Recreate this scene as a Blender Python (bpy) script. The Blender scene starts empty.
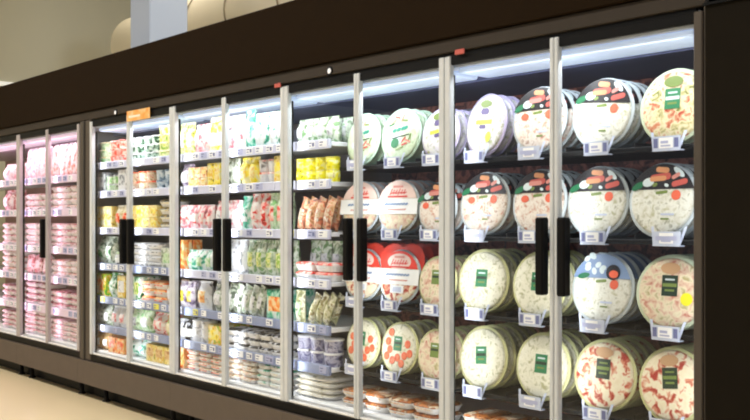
import bpy, math, random
from mathutils import Vector
R = random.Random(11)
S = bpy.context.scene
COL = S.collection
PI = math.pi

# ------------------------------------------------------------------ camera
L = math.hypot(830, 940); FW = (-940/L, 830/L); RT = (830/L, 940/L); CAM = (1.775, -3.113, 1.36); FP = 940
def at(px, py, Y):
    """photo pixel -> world x,z on the vertical plane y=Y"""
    a = (px-375)/FP; dx = FW[0]+a*RT[0]; dy = FW[1]+a*RT[1]; t = (Y-CAM[1])/dy
    return CAM[0]+dx*t, CAM[2]+(221-py)/FP*t
cd = bpy.data.cameras.new('camera'); cam = bpy.data.objects.new('camera', cd); COL.objects.link(cam)
cam.location = CAM; cam.rotation_euler = (PI/2, 0, math.atan2(940, 830))
cd.sensor_width = 36; cd.lens = FP/750*36; cd.shift_y = 11/750; cd.clip_end = 100
S.camera = cam
S.view_settings.view_transform = 'Standard'; S.view_settings.look = 'None'
S.cycles.use_denoising = True
S.cycles.max_bounces = 6; S.cycles.transparent_max_bounces = 12; S.cycles.caustics_reflective = False; S.cycles.caustics_refractive = False
S.cycles.sample_clamp_indirect = 4.0
S.cycles.filter_width = 2.0

# ------------------------------------------------------------------ materials
def lin(c): return tuple(((v/255)/12.92 if v/255 <= .04045 else ((v/255+.055)/1.055)**2.4) for v in c)+(1,)
MATS = {}
def M(rgb, rough=.5, metal=0, name=None, em=0, spec=.5, bump=0):
    key = (tuple(rgb), rough, metal, em, bump)
    if key in MATS: return MATS[key]
    m = bpy.data.materials.new(name or 'paint'); m.use_nodes = True
    nt = m.node_tree; b = nt.nodes['Principled BSDF']
    c = lin(rgb)
    no = nt.nodes.new('ShaderNodeTexNoise'); no.inputs['Scale'].default_value = 14; no.inputs['Detail'].default_value = 3
    tc = nt.nodes.new('ShaderNodeTexCoord'); nt.links.new(tc.outputs['Object'], no.inputs['Vector'])
    mx = nt.nodes.new('ShaderNodeMix'); mx.data_type = 'RGBA'; mx.inputs['A'].default_value = tuple(v*.9 for v in c[:3])+(1,); mx.inputs['B'].default_value = tuple(min(1, v*1.08) for v in c[:3])+(1,)
    nt.links.new(no.outputs['Fac'], mx.inputs['Factor']); nt.links.new(mx.outputs['Result'], b.inputs['Base Color'])
    b.inputs['Roughness'].default_value = rough; b.inputs['Metallic'].default_value = metal; b.inputs['Specular IOR Level'].default_value = spec
    if em:
        b.inputs['Emission Color'].default_value = c; b.inputs['Emission Strength'].default_value = em
    MATS[key] = m; return m
def MOT(cols, scale=30, name='print', rough=.35, fr=None, detail=2.0, dist=.6):
    """printed or food surface: patches of several colours from noise"""
    key = (tuple(cols), scale, 'mot', rough, tuple(fr or ()), detail)
    if key in MATS: return MATS[key]
    m = bpy.data.materials.new(name); m.use_nodes = True
    nt = m.node_tree; b = nt.nodes['Principled BSDF']
    tc = nt.nodes.new('ShaderNodeTexCoord'); oi = nt.nodes.new('ShaderNodeObjectInfo')
    ad = nt.nodes.new('ShaderNodeVectorMath'); ad.operation = 'ADD'
    mu = nt.nodes.new('ShaderNodeMath'); mu.operation = 'MULTIPLY'; mu.inputs[1].default_value = 23
    nt.links.new(oi.outputs['Random'], mu.inputs[0])
    nt.links.new(tc.outputs['Object'], ad.inputs[0]); nt.links.new(mu.outputs[0], ad.inputs[1])
    no = nt.nodes.new('ShaderNodeTexNoise'); no.inputs['Scale'].default_value = scale; no.inputs['Detail'].default_value = detail; no.inputs['Distortion'].default_value = dist
    nt.links.new(ad.outputs[0], no.inputs['Vector'])
    cr = nt.nodes.new('ShaderNodeValToRGB'); cr.color_ramp.interpolation = 'LINEAR'
    n = len(cols); fr = fr or [.30+.42*i/(max(1, n-1)) for i in range(n)]
    els = cr.color_ramp.elements
    while len(els) < n: els.new(.5)
    for i in range(n): els[i].position = fr[i]; els[i].color = lin(cols[i])
    nt.links.new(no.outputs['Fac'], cr.inputs['Fac']); nt.links.new(cr.outputs['Color'], b.inputs['Base Color'])
    b.inputs['Roughness'].default_value = rough
    MATS[key] = m; return m
def glass_mat():
    m = bpy.data.materials.new('door_glass'); m.use_nodes = True; nt = m.node_tree; nt.nodes.clear()
    o = nt.nodes.new('ShaderNodeOutputMaterial'); t = nt.nodes.new('ShaderNodeBsdfTransparent'); g = nt.nodes.new('ShaderNodeBsdfGlossy'); mx = nt.nodes.new('ShaderNodeMixShader')
    t.inputs['Color'].default_value = (.97, .985, .985, 1); g.inputs['Roughness'].default_value = .02
    lw = nt.nodes.new('ShaderNodeLayerWeight'); lw.inputs['Blend'].default_value = .5
    pw = nt.nodes.new('ShaderNodeMath'); pw.operation = 'POWER'; pw.inputs[1].default_value = 5; nt.links.new(lw.outputs['Facing'], pw.inputs[0])
    fr = nt.nodes.new('ShaderNodeMath'); fr.operation = 'MULTIPLY_ADD'; fr.inputs[1].default_value = .5; fr.inputs[2].default_value = .035; nt.links.new(pw.outputs[0], fr.inputs[0])
    nt.links.new(fr.outputs[0], mx.inputs[0]); nt.links.new(t.outputs[0], mx.inputs[1]); nt.links.new(g.outputs[0], mx.inputs[2]); nt.links.new(mx.outputs[0], o.inputs[0])
    return m
def wall_mat(rgb, name, sc=3, rough=.8, spread=.12):
    c = lin(rgb); m = bpy.data.materials.new(name); m.use_nodes = True; nt = m.node_tree; b = nt.nodes['Principled BSDF']
    tc = nt.nodes.new('ShaderNodeTexCoord'); no = nt.nodes.new('ShaderNodeTexNoise'); no.inputs['Scale'].default_value = sc; no.inputs['Detail'].default_value = 4
    nt.links.new(tc.outputs['Object'], no.inputs['Vector'])
    mx = nt.nodes.new('ShaderNodeMix'); mx.data_type = 'RGBA'
    mx.inputs['A'].default_value = tuple(v*(1-spread) for v in c[:3])+(1,); mx.inputs['B'].default_value = tuple(min(1, v*(1+spread)) for v in c[:3])+(1,)
    nt.links.new(no.outputs['Fac'], mx.inputs['Factor']); nt.links.new(mx.outputs['Result'], b.inputs['Base Color'])
    b.inputs['Roughness'].default_value = rough
    return m
GLASS = glass_mat()
ALU = M((208, 212, 215), .45, 0, 'aluminium')
ALUP = M((176, 168, 168), .45, 0, 'greyed_aluminium')
ALU_W = M((236, 238, 240), .4, 0, 'pale_aluminium')
BLACK = M((9, 8, 8), .5, 0, 'black_plastic', spec=.15)
DARK = M((24, 22, 22), .5, 0, 'dark_metal')
BROWN = M((32, 22, 11), .8, 0, 'dark_brown_board', spec=.04)
RAILB = M((56, 49, 42), .6, 0, 'dark_grey_brown_rail', spec=.15)
GREYB = M((80, 72, 64), .5, 0, 'grey_brown_metal', spec=.3)
KICK = M((93, 82, 73), .6, 0, 'grey_brown_kick_metal', spec=.3)
WHITE = M((236, 238, 242), .4, 0, 'white_enamel')
RAILW = M((212, 214, 236), .3, 0, 'white_price_rail')
RAILG = M((140, 152, 190), .3, 0, 'blue_grey_price_rail')
TICK = M((248, 248, 252), .5, 0, 'white_ticket'); TICKL = M((176, 180, 214), .5, 0, 'lilac_ticket'); TICKY = M((232, 226, 90), .5, 0, 'yellow_ticket')
INK = M((104, 110, 156), .6, 0, 'ticket_ink')
HOLD = M((198, 206, 228), .2, 0, 'clear_plastic_holder')

# ------------------------------------------------------------------ mesh builder
class MB:
    def __init__(s): s.v = []; s.f = []; s.m = []; s.sm = []; s.mats = []
    def mi(s, mat):
        if mat not in s.mats: s.mats.append(mat)
        return s.mats.index(mat)
    def face(s, idx, mat, smooth=False): s.f.append(tuple(idx)); s.m.append(s.mi(mat)); s.sm.append(smooth)
    def add(s, co): s.v.append(tuple(co)); return len(s.v)-1
    def box(s, x0, x1, y0, y1, z0, z1, mat, bev=0):
        if bev <= 0:
            b = len(s.v)
            for z in (z0, z1):
                for x, y in ((x0, y0), (x1, y0), (x1, y1), (x0, y1)): s.v.append((x, y, z))
            for f in ((3, 2, 1, 0), (4, 5, 6, 7), (0, 1, 5, 4), (1, 2, 6, 5), (2, 3, 7, 6), (3, 0, 4, 7)): s.face([b+i for i in f], mat)
            return
        e = min(bev, (x1-x0)*.45, (y1-y0)*.45, (z1-z0)*.45)     # chamfered box
        def ring(z, i): 
            j = e-i
            return [(x0+i+j, y0+i, z), (x1-i-j, y0+i, z), (x1-i, y0+i+j, z), (x1-i, y1-i-j, z), (x1-i-j, y1-i, z), (x0+i+j, y1-i, z), (x0+i, y1-i-j, z), (x0+i, y0+i+j, z)]
        rs = [ring(z0, e*.99), ring(z0+e, 0), ring(z1-e, 0), ring(z1, e*.99)]
        s.rings(rs, mat)
    def rings(s, rs, mat, smooth=False, cap=True):
        b = len(s.v); n = len(rs[0])
        for r in rs: s.v.extend(r)
        for k in range(len(rs)-1):
            for i in range(n):
                j = (i+1) % n
                s.face((b+k*n+i, b+k*n+j, b+(k+1)*n+j, b+(k+1)*n+i), mat, smooth)
        if cap:
            s.face([b+i for i in range(n)][::-1], mat); t = b+(len(rs)-1)*n
            s.face([t+i for i in range(n)], mat)
    def lathe(s, prof, mat, n=20, axis='z', c=(0, 0, 0), smooth=True, cap=True):
        rs = []
        for r, h in prof:
            ring = []
            for i in range(n):
                a = 2*PI*i/n
                if axis == 'z': p = (c[0]+r*math.cos(a), c[1]+r*math.sin(a), c[2]+h)
                elif axis == 'y': p = (c[0]+r*math.cos(a), c[1]-h, c[2]+r*math.sin(a))   # h goes towards -y
                else: p = (c[0]+h, c[1]+r*math.cos(a), c[2]+r*math.sin(a))
                ring.append(p)
            rs.append(ring)
        s.rings(rs, mat, smooth, cap)
    def poly(s, pts, mat):                       # flat polygon in given order
        s.face([s.add(p) for p in pts], mat)
    def patch(s, x0, x1, z0, z1, y, mat): s.poly([(x0, y, z0), (x1, y, z0), (x1, y, z1), (x0, y, z1)], mat)
    def disc(s, cx, cz, rx, rz, y, mat, n=14, rot=0):
        c, sn = math.cos(rot), math.sin(rot)
        s.poly([(cx+rx*math.cos(a)*c-rz*math.sin(a)*sn, y, cz+rx*math.cos(a)*sn+rz*math.sin(a)*c) for a in [2*PI*i/n for i in range(n)]], mat)
    def capsule(s, cx, cz, ln, w, y, mat, rot=0, n=6):
        pts = []
        for sg in (1, -1):
            for i in range(n+1):
                a = -PI/2+PI*i/n
                pts.append((sg*(ln/2+w/2*math.cos(a)), sg*w/2*math.sin(a)))
        c, sn = math.cos(rot), math.sin(rot)
        s.poly([(cx+x*c-z*sn, y, cz+x*sn+z*c) for x, z in pts], mat)
    def build(s, name, parent=None):
        me = bpy.data.meshes.new(name); me.from_pydata(s.v, [], s.f)
        for m in s.mats: me.materials.append(m)
        me.polygons.foreach_set('material_index', s.m); me.polygons.foreach_set('use_smooth', s.sm); me.update()
        o = bpy.data.objects.new(name, me); COL.objects.link(o)
        if parent: o.parent = parent
        return o
def empty(name, loc=(0, 0, 0), rot=(0, 0, 0)):
    o = bpy.data.objects.new(name, None); COL.objects.link(o); o.location = loc; o.rotation_euler = rot; o.empty_display_size = .05; return o
SEEN = {}
def tag(o, label, cat, group=None):
    n = len(label.split())
    if n < 4 or n > 16: print('LABEL LENGTH', n, label)
    if label in SEEN: print('DUP LABEL', label)
    SEEN[label] = 1
    o['label'] = label; o['category'] = cat
    if group: o['group'] = group
    return o
def struct(o): o['kind'] = 'structure'; return o
KIDS = {}
def dup(root):
    r = root.copy(); COL.objects.link(r)
    for ch in root.children:
        c = ch.copy(); COL.objects.link(c); c.parent = r
    for k in ('label', 'category', 'group'):
        if k in r: del r[k]
    return r

# ------------------------------------------------------------------ the hall
FLOOR = wall_mat((242, 222, 184), 'polished_floor', 1.5, .28, .05)
mb = MB(); mb.box(-14, 6, -9, 5, -.1, 0, FLOOR); struct(mb.build('floor'))
mb = MB(); mb.box(-14, 6, -9, 5, 5.6, 5.7, wall_mat((190, 186, 170), 'ceiling_paint')); struct(mb.build('ceiling'))
WALLM = wall_mat((184, 179, 158), 'beige_wall_paint', .6, .85, .06)
mb = MB(); mb.box(-14, 6, 4, 4.15, 0, 5.6, WALLM); struct(mb.build('wall_back'))
mb = MB(); mb.box(-12.1, -11.9, -9, 3.98, 0, 5.6, WALLM); struct(mb.build('wall_left'))
mb = MB(); mb.box(-11.9, -11.84, -9, 2.25, 3.30, 3.36, M((245, 244, 238), .5, 0, 'glowing_white_ledge', em=.35), .006); struct(mb.build('trim_1'))  # wall ledge, its lit look put in as a slight glow
mb = MB(); mb.box(-7.34, -6.91, 1.5, 1.94, 0, 5.6, wall_mat((184, 194, 212), 'column_paint', 1, .7, .03), .012); struct(mb.build('column'))
# round duct along the back
DUCT = wall_mat((248, 236, 208), 'duct_metal', 2, .55, .05)
du = empty('vent_duct', (0, 3, 3.72)); mb = MB(); mb.lathe([(.37, -10.04), (.43, -10.02), (.43, 3)], DUCT, 40, 'x'); mb.build('duct_tube', du)
for x in (-8.62, -8.05, -7.2, -6.2, -5.0, -3.8):
    mb = MB(); mb.lathe([(.432, x-.012), (.44, x-.01), (.44, x+.01), (.432, x+.012)], M((150, 134, 104), .6, 0, 'duct_seam_metal'), 40, 'x', cap=False); mb.build('seam_ring', du)
tag(du, 'large round beige air duct running behind the pale column', 'air duct')

# ------------------------------------------------------------------ the fridges
BAYS = {'A': (-1.25, 0), 'B': (-2.5, -1.25), 'C': (-3.75, -2.5), 'D': (-5.0, -3.75), 'E': (-6.44, -5.19), 'F': (-7.69, -6.44)}
BN = {'A': 'rightmost fridge', 'B': 'second-from-right fridge', 'C': 'third-from-right fridge', 'D': 'fourth-from-right fridge', 'E': 'pink-lit fridge', 'F': 'leftmost pink-lit fridge'}
RAILZ = [1.78, 1.562, 1.287, 1.015, .765, .548]         # rails, top to bottom
RAILP = [1.705, 1.43, 1.12, .872, .61]
ROUNDZ = [1.652, 1.288, .928, .57]                     # shelf tops of the round packs
SN = ['top', 'second', 'third', 'fourth', 'fifth', 'sixth']
GB, GT, BACK = .353, 2.035, .80                        # glass bottom, opening top, back panel
DECK = .375
FR = {}
def ticket(parent, x, y, z, w, h, mat, n=0):
    mb = MB(); mb.box(x-w/2, x+w/2, y, y+.002, z-h/2, z+h/2, mat)
    yy = y-.0008
    mb.patch(x-w*.38, x+w*.05, z+h*.12, z+h*.28, yy, INK); mb.patch(x-w*.38, x-w*.05, z-h*.28, z-h*.14, yy, INK)
    if n % 2: mb.patch(x+w*.12, x+w*.4, z-h*.3, z+h*.25, yy, INK)
    return mb.build('price_ticket', parent)
def shelf(parent, bay, x0, x1, zr, rail=RAILW, tk=None, step=.1, depth=.6, pink=False, hh=.026):
    mb = MB()
    mb.box(x0, x1, .08, depth, zr-.012, zr+.012, WHITE if not pink else WHITE, .003)
    s = mb.build('shelf', parent)
    mb = MB(); mb.box(x0, x1, .059, .079, zr-hh, zr+hh, rail, .003); mb.box(x0, x1, .055, .059, zr-hh, zr-hh+.006, rail); mb.build('price_rail', s)
    n = max(1, int((x1-x0)/step)); rr = random.Random(int(zr*1000)+ord(bay))
    for i in range(n):
        if rr.random() < .22: continue
        w = step*rr.uniform(.55, .8)
        ticket(s, x0+(i+.5)*(x1-x0)/n, .0565, zr+.002, w, hh*1.45, rr.choice(tk or [TICK, TICK, TICKL]), i)
    return s
def fridge(b, shelves, pink=False):
    x0, x1 = BAYS[b]
    f = empty('display_fridge', ((x0+x1)/2, 0, 0)); FR[b] = f; ox = (x0+x1)/2
    def P(mb, name, par=None):
        o = mb.build(name, par or f); 
        if (par or f) is f: o.location.x = -ox
        return o
    if b in 'AB': bk = MOT([(84, 46, 42), (176, 108, 92), (80, 52, 54), (140, 80, 70)], 14, 'dark_back_panel', .7)
    elif pink: bk = M((150, 104, 100), .6, 0, 'pinkish_back_panel')
    else: bk = M((112, 104, 106), .6, 0, 'grey_back_panel')
    mb = MB(); mb.box({'D': x0-.2, 'F': x0-1.3}.get(b, x0)+.0005, (x1 if b != 'E' else x1-.06)-.0005, BACK, .85, .3, 2.19, bk); P(mb, 'back_panel')
    mb = MB(); mb.box(x0+.01, x1-.07, BACK-.02, BACK-.0005, 1.86, 1.99, M((150, 156, 172), .5, 0, 'grey_blue_lit_band') if not pink else M((200, 170, 180), .5, 0, 'pink_grey_lit_band')); P(mb, 'lit_back_band')  # paler band paints the lit upper part of the back panel
    navy = M((74, 82, 120) if b in 'AB' else (124, 132, 160), .5, 0, 'navy_air_duct_panel') if not pink else M((150, 120, 135), .5, 0, 'mauve_air_duct_panel')
    mb = MB(); xx0 = {'D': x0-.2, 'F': x0-1.3}.get(b, x0)+.0005; xx1 = (x1 if b != 'E' else x1-.06)-.0005; mb.box(xx0, xx1, .27, BACK-.001, GT+.0, GT+.09, navy); mb.box(xx0, xx1, .02, .27, GT+.03, GT+.09, M((200, 208, 222), .5, 0, 'pale_ceiling_panel')); P(mb, 'ceiling_panel')
    tube = M((190, 206, 232) if not pink else (232, 206, 226), .5, 0, 'cool_light_tube', em=.5)
    mb = MB()
    mb.box(x0+.03, xx1-.03, .04, .25, GT+.004, GT+.03, tube, .008); P(mb, 'light_strip')
    mb = MB(); mb.box(xx0, xx1, .03, BACK-.001, DECK-.03, DECK, WHITE, .004); mb.box(x0+.001, min(x1-.001, xx1), .037, .06, DECK-.03, DECK+.006, ALU_W, .004); P(mb, 'bottom_deck')
    # kick: black gap, grey-brown panel, recessed black plinth
    mb = MB(); mb.box(x0+.0005, x1-.0005, -.006, .79, .297, .344, BLACK); P(mb, 'seal_strip'); mb = MB(); mb.box(x0+.0005, x1-.0005, .0, .017, 2.1125, 2.128, BLACK); P(mb, 'top_seal')
    xl = x0-.19 if b == 'D' else x0
    mb = MB(); mb.box(xl+.0006, x1-.0006, -.03, .85, .118, .295, KICK, .0012); P(mb, 'kick_panel')
    mb = MB(); mb.box(xl+.001, x1-.001, .10, .85, .001, .116, BLACK); P(mb, 'plinth')
    for x in (x0+.12, x1-.12):
        mb = MB(); mb.lathe([(.03, .001), (.03, .01), (.018, .014), (.018, .116)], DARK, 12, 'z', (x, .06, 0)); P(mb, 'foot')
    # fixed posts
    mb = MB(); mb.box(x0+.0005, x0+.022, .0125, .036, .376, GT-.001, BLACK, .004); P(mb, 'post')
    if b == 'D':
        mb = MB(); mb.box(x0-.189, x0-.003, -.012, .028, .297, 2.128, GREYB, .006); mb.box(x0-.235, x0-.205, .052, .79, .376, 2.07, M((170, 166, 166), .6, 0, 'grey_side_wall')); P(mb, 'divider_panel')
        mb = MB(); mb.box(x0-.115, x0-.09, -.02, -.0125, .297, 2.128, M((40, 36, 32), .5, 0, 'dark_groove_metal'), .002); P(mb, 'divider_strip')
    if b == 'A':
        mb = MB(); mb.box(.0345, .0442, -.012, .12, .297, 2.128, GREYB, .004); P(mb, 'post')
    # doors
    xm = (x0+x1)/2
    for k, (a, c) in enumerate(((x0+.002, xm-.0015), (xm+.0015, x1-.002))):
        st = .026; sa, sb = (.034, .02) if k == 0 else (.02, .034)
        if b == 'A' and k == 1: c = x1+.0335
        lst = GREYB if b == 'A' and k == 1 else (ALUP if pink else ALU)
        mb = MB()
        mb.box(a, a+sa, -.02, .012, GB, 2.112, ALUP if pink else ALU, .004); mb.box(c-sb, c, -.02, .012, GB, 2.112, lst, .004)
        mb.box(a+sa, c-sb, -.012, .008, GB, GB+.013, ALU_W, .003)
        mb.box(a+sa, c-sb, -.012, .008, 2.072, 2.112, BLACK, .003)
        d = P(mb, 'door')
        mb = MB(); mb.patch(a+sa-.004, c-sb+.004, GB+.010, 2.076, -.002, GLASS); mb.build('glass_pane', d)
        if pink and (k == 1 or b == 'F'): continue
        hx = xm-.055 if k == 0 else xm+.055
        if pink: hx = xm-.02-.03
        mb = MB(); w = .021
        mb.box(hx-w, hx+w, -.05, -.003, 1.055, 1.375, BLACK, .007)
        mb.build('handle', d)
    # shelves
    for args in shelves:
        s = shelf(f, b, *args[0], **args[1]); s.location.x = -ox
    return f
PEGX = {'A': [-1.165, -.845, -.505, -.175], 'B': [-2.03, -1.735, -1.45]}
XB = -2.195
def norm_shelves(b, a=None, c=None):
    x0, x1 = BAYS[b]; a = a if a is not None else x0-.195; c = c if c is not None else x1-.197
    out = []
    for i, z in enumerate(RAILZ):
        tk = None; rail = RAILW
        if i >= 4 or (b == 'D' and i == 3): rail = RAILG
        if b in 'CD' and i == 4: tk = [TICK, TICK, TICK, TICKY]
        if b == 'B' and i == 2: tk = [TICK, TICKY, TICKL]
        out.append(((a, c, z), dict(rail=rail, tk=tk)))
    return out
fridge('A', [])
fridge('B', norm_shelves('B', None, XB))
fridge('C', norm_shelves('C')); fridge('D', norm_shelves('D'))
PINKR = M((236, 214, 232), .3, 0, 'pale_pink_price_rail')
for b in 'EF':
    x0, x1 = BAYS[b]
    fridge(b, [((x0-(.195 if b == 'E' else 1.3), x1-.197 if b == 'F' else -5.255, z), dict(rail=PINKR, pink=True, hh=.03)) for z in RAILP], True)
tag(FR['A'], 'rightmost glass-door fridge of round packs in four upright rows of four', 'fridge')
tag(FR['B'], 'glass-door fridge half small packs at its left, half round packs at its right', 'fridge')
tag(FR['C'], 'glass-door fridge of bags and yellow boxes between the crowded-tub fridge and half-round-pack fridge', 'fridge')
tag(FR['D'], 'glass-door fridge of stacked tubs just right of the pink-lit fridge', 'fridge')
tag(FR['E'], 'pink-lit glass-door meat fridge with one black handle', 'fridge')
tag(FR['F'], 'pink-lit fridge cut off by the left edge of the photo', 'fridge')

# round-pack shelves with ticket holders
ROWFR = {'A': (-1.205, -.01), 'B': (XB+.02, -1.275)}
def holder(parent, x, z, n):
    mb = MB()
    w0, w1 = .058, .078
    y = .088
    mb.poly([(x-w0, y, z-.03), (x+w0, y, z-.03), (x+w0+.004, y, z+.026), (x-w0-.004, y, z+.026)], HOLD)
    mb.poly([(x-w0-.004, y+.004, z+.026), (x-w0, y+.004, z-.03), (x-w0, y, z-.03), (x-w0-.004, y, z+.026)][::-1], HOLD)
    mb.box(x-w0-.002, x+w0+.002, y+.001, y+.03, z-.031, z-.026, HOLD)
    mb.poly([(x-w1, y+.02, z+.045), (x-w0, y+.001, z-.03), (x-w0+.012, y+.001, z-.03), (x-w1+.012, y+.02, z+.045)], HOLD)
    mb.poly([(x+w1-.012, y+.02, z+.045), (x+w0-.012, y+.001, z-.03), (x+w0, y+.001, z-.03), (x+w1, y+.02, z+.045)], HOLD)
    mb.patch(x-.03, x+.03, z-.02, z+.02, y-.001, TICK)
    for sx in (-1, 1):
        if n % 3 != 1: mb.patch(x+sx*.044-.009, x+sx*.044+.009, z-.018, z+.018, y-.001, INK)
    if n % 3 == 1: mb.patch(x-.045, x+.045, z-.008, z+.008, y-.0015, TICKL)
    mb.patch(x-.022, x+.01, z-.002, z+.008, y-.0018, TICKL); mb.patch(x-.022, x+.02, z-.014, z-.008, y-.0018, TICKL)
    return mb.build('ticket_holder', parent)
nh = 0
for b in 'AB':
    f = FR[b]; ox = f.location.x; a, c = ROWFR[b]
    for i, z in enumerate(ROUNDZ):
        mb = MB(); mb.box(a, c, .115, .58, z-.02, z, BLACK, .004)
        xs = PEGX[b]
        edges = [(p+q)/2 for p, q in zip(xs, xs[1:])]
        for e in edges:
            mb.box(e-.002, e+.002, .13, .56, z, z+.02, DARK)
        s = mb.build('shelf', f); s.location.x = -ox
        for x in xs:
            holder(s, x+R.uniform(-.012, .012), z+.006, nh); nh += 1
# ------------------------------------------------------------------ fascia, rail, end panel
fa = empty('fascia', (-4, 0, 2.13))
mb = MB(); mb.box(-14+4, 2.6+4, -.03, .018, .066, .445, BROWN, .004); mb.build('fascia_board', fa)
mb = MB(); mb.box(-14+4, 0+4.042, -.012+.0, .018, .0, .064, RAILB, .004); mb.build('lower_rail', fa)
for px, py in ((322, 70), (109, 112)):
    x, z = at(px, py, -.064); bb = MB()
    bb.lathe([(.026, 0), (.026, .003), (.02, .004)], BLACK, 18, 'y', (x+4, -.012, z-2.13)); bb.lathe([(.015, .0041), (.012, .0065)], M((245, 245, 250), .4, 0, 'glowing_white_badge', em=.25), 16, 'y', (x+4, -.012, z-2.13))  # bright spot: white centre with a faint glow added, not a lamp
    bb.build('badge', fa)
tag(fa, 'long dark brown fascia with grey lower rail above all the fridge doors', 'fascia')
ep = empty('end_panel', (.4, 0, 0))
mb = MB(); mb.box(-.355, 1.6, -.02, .85, 0, 2.13, M((28, 24, 18), .8, 0, 'black_brown_panel', spec=.05), .004); mb.build('side_board', ep)
mb = MB(); mb.box(-.36, 1.6, -.03, -.021, 2.125, 2.134, BLACK); mb.build('top_edge', ep)
tag(ep, 'near-black end panel right of the rightmost fridge', 'panel')
# cover board closing the top of the fridges
mb = MB(); mb.box(-14, 2.6, .07, .85, 2.2, 2.24, DARK); o = mb.build('roof_board'); tag(o, 'dark flat roof board on top of the fridges behind the fascia', 'board')
# orange sign and red clips on the frame
x0, z0 = at(127, 122, -.025); x1, z1 = at(150, 114, -.025)
mb = MB(); mb.box(x0, x1, -.027, -.0245, 2.062, 2.135, MOT([(240, 150, 60), (246, 180, 100), (236, 205, 160)], 18, 'orange_paper'), 0); mb.patch(x0+.03, x0+.2, 2.085, 2.10, -.0275, M((250, 235, 214), .6, 0, 'cream_ink'))
o = mb.build('paper_sign'); tag(o, 'small orange paper sign stuck to door tops of the tub fridge', 'sign')
for px, py, lb in ((459, 57, 'small red clip at the top left corner of the rightmost fridge'), (277, 92, 'small red clip above the right post of the bag fridge')):
    x, z = at(px, py, -.03)
    mb = MB(); mb.box(-.03, .03, -.004, .004, -.012, .012, M((196, 92, 82), .45, 0, 'red_plastic'), .004)
    o = mb.build('hinge_clip'); o.location = (x, -.026, 2.122); tag(o, lb, 'clip')

# ------------------------------------------------------------------ round packs
def face_base(r, film, food, edge):
    """returns parts: tray mesh (rim + shell) and food mesh"""
    t = MB()
    t.lathe([(r*.86, -.02), (r*.9, -.004), (r, -.002), (r, .002), (r*.90, .003)], film, 36, 'y', (0, 0, r))
    f = MB()
    f.lathe([(r*.905, .0032), (r*.90, .010), (r*.84, .014), (r*.5, .0165), (r*.01, .017)], food, 36, 'y', (0, 0, r), cap=False)
    return t, f
Y0 = -.0185
def seg(mb, r, zc, mat, y, k=.93, n=18, bow=0.0):
    """circular segment above height zc (relative centre)"""
    rr = r*k; a0 = math.asin(max(-1, min(1, zc/rr)))
    pts = [(rr*math.cos(a), y, r+rr*math.sin(a)) for a in [a0+(PI-2*a0)*i/n for i in range(n+1)]]
    if bow:
        xl = rr*math.cos(a0)
        pts += [(-xl+2*xl*i/8, y, r+zc+bow*math.sin(PI*i/8)) for i in range(1, 8)]
    mb.poly(pts, mat)
def squiggle(mb, cx, cz, w, amp, th, y, mat, k=3, n=64):
    top = []; bot = []
    for i in range(n+1):
        x = cx-w/2+w*i/n; z = cz+amp*math.sin(2*PI*k*i/n)+amp*.4*math.sin(2*PI*k*.5*i/n)
        top.append((x, y, z+th/2)); bot.append((x, y, z-th/2))
    b = len(mb.v); mb.v += bot+top
    for i in range(n): mb.face((b+i, b+i+1, b+n+1+i+1, b+n+1+i), mat)
def script(mb, cx, cz, w, h, y, mat, n=6):
    for i in range(n):
        x = cx-w/2+w*(i+.5)/n; hh = h*(1.5 if i in (0, 3) else 1)
        mb.capsule(x, cz, hh, h*.26, y, mat, 1.15); mb.capsule(x+w/n*.4, cz-h*.25, w/n*.8, h*.2, y-.0002, mat, .5)
C = dict(
    sausage_o=M((216, 150, 104), .4), sausage_r=M((196, 88, 78), .4), sausage_p=M((216, 142, 132), .4), slvdark=M((30, 26, 30), .35), slvgreen=M((26, 110, 70), .4), slvwhite=M((214, 228, 232), .4),
    orange=M((240, 106, 70), .4), green=M((48, 128, 84), .4), dkgreen=M((30, 52, 34), .4), olive=M((120, 140, 70), .4), lime=M((206, 220, 70), .4), purple=M((96, 84, 130), .4), red=M((214, 52, 42), .4), white=M((244, 246, 248), .4),
    yellow=M((240, 232, 40), .4), teal=M((52, 150, 130), .4), blue=M((126, 150, 190), .4), redcard=M((226, 62, 44), .45), pinkcard=M((236, 208, 200), .45), tan=M((206, 164, 124), .5), lil=M((196, 204, 226), .4), roundel=M((232, 106, 76), .4))
SALAD = MOT([(172, 170, 152), (234, 234, 224), (220, 218, 206), (186, 186, 152)], 42, 'shredded_salad')
RICE = MOT([(184, 156, 138), (236, 226, 216), (224, 210, 196), (204, 142, 120)], 40, 'pale_salad_with_ham')
PIZG = MOT([(120, 124, 56), (210, 196, 146), (228, 220, 186), (206, 136, 100), (176, 70, 52)], 34, 'vegetable_pizza')
SHRED = MOT([(180, 178, 140), (238, 235, 216), (228, 225, 204), (180, 182, 140)], 40, 'shredded_cheese_pizza')
HAM = MOT([(186, 172, 124), (236, 224, 196), (224, 192, 168), (196, 116, 100)], 36, 'ham_pizza')
REDP = MOT([(236, 222, 190), (244, 234, 208), (218, 150, 120), (176, 56, 44)], 30, 'tomato_pizza', fr=[.3, .50, .58, .66])
LILF = MOT([(166, 166, 150), (222, 222, 214), (212, 206, 218), (170, 178, 130)], 34, 'lilac_pack_food')
PGF = MOT([(166, 190, 150), (210, 224, 198), (200, 218, 188), (186, 200, 160)], 24, 'pale_green_film')
F_CLEAR = M((206, 216, 222), .18, 0, 'clear_film'); F_GREEN = M((214, 226, 196), .2, 0, 'green_tinted_film'); F_LIL = M((196, 186, 220), .2, 0, 'lilac_film'); F_YEL = M((214, 214, 160), .2, 0, 'yellowish_film'); F_PALE = M((200, 226, 204), .2, 0, 'pale_green_rim')
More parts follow.
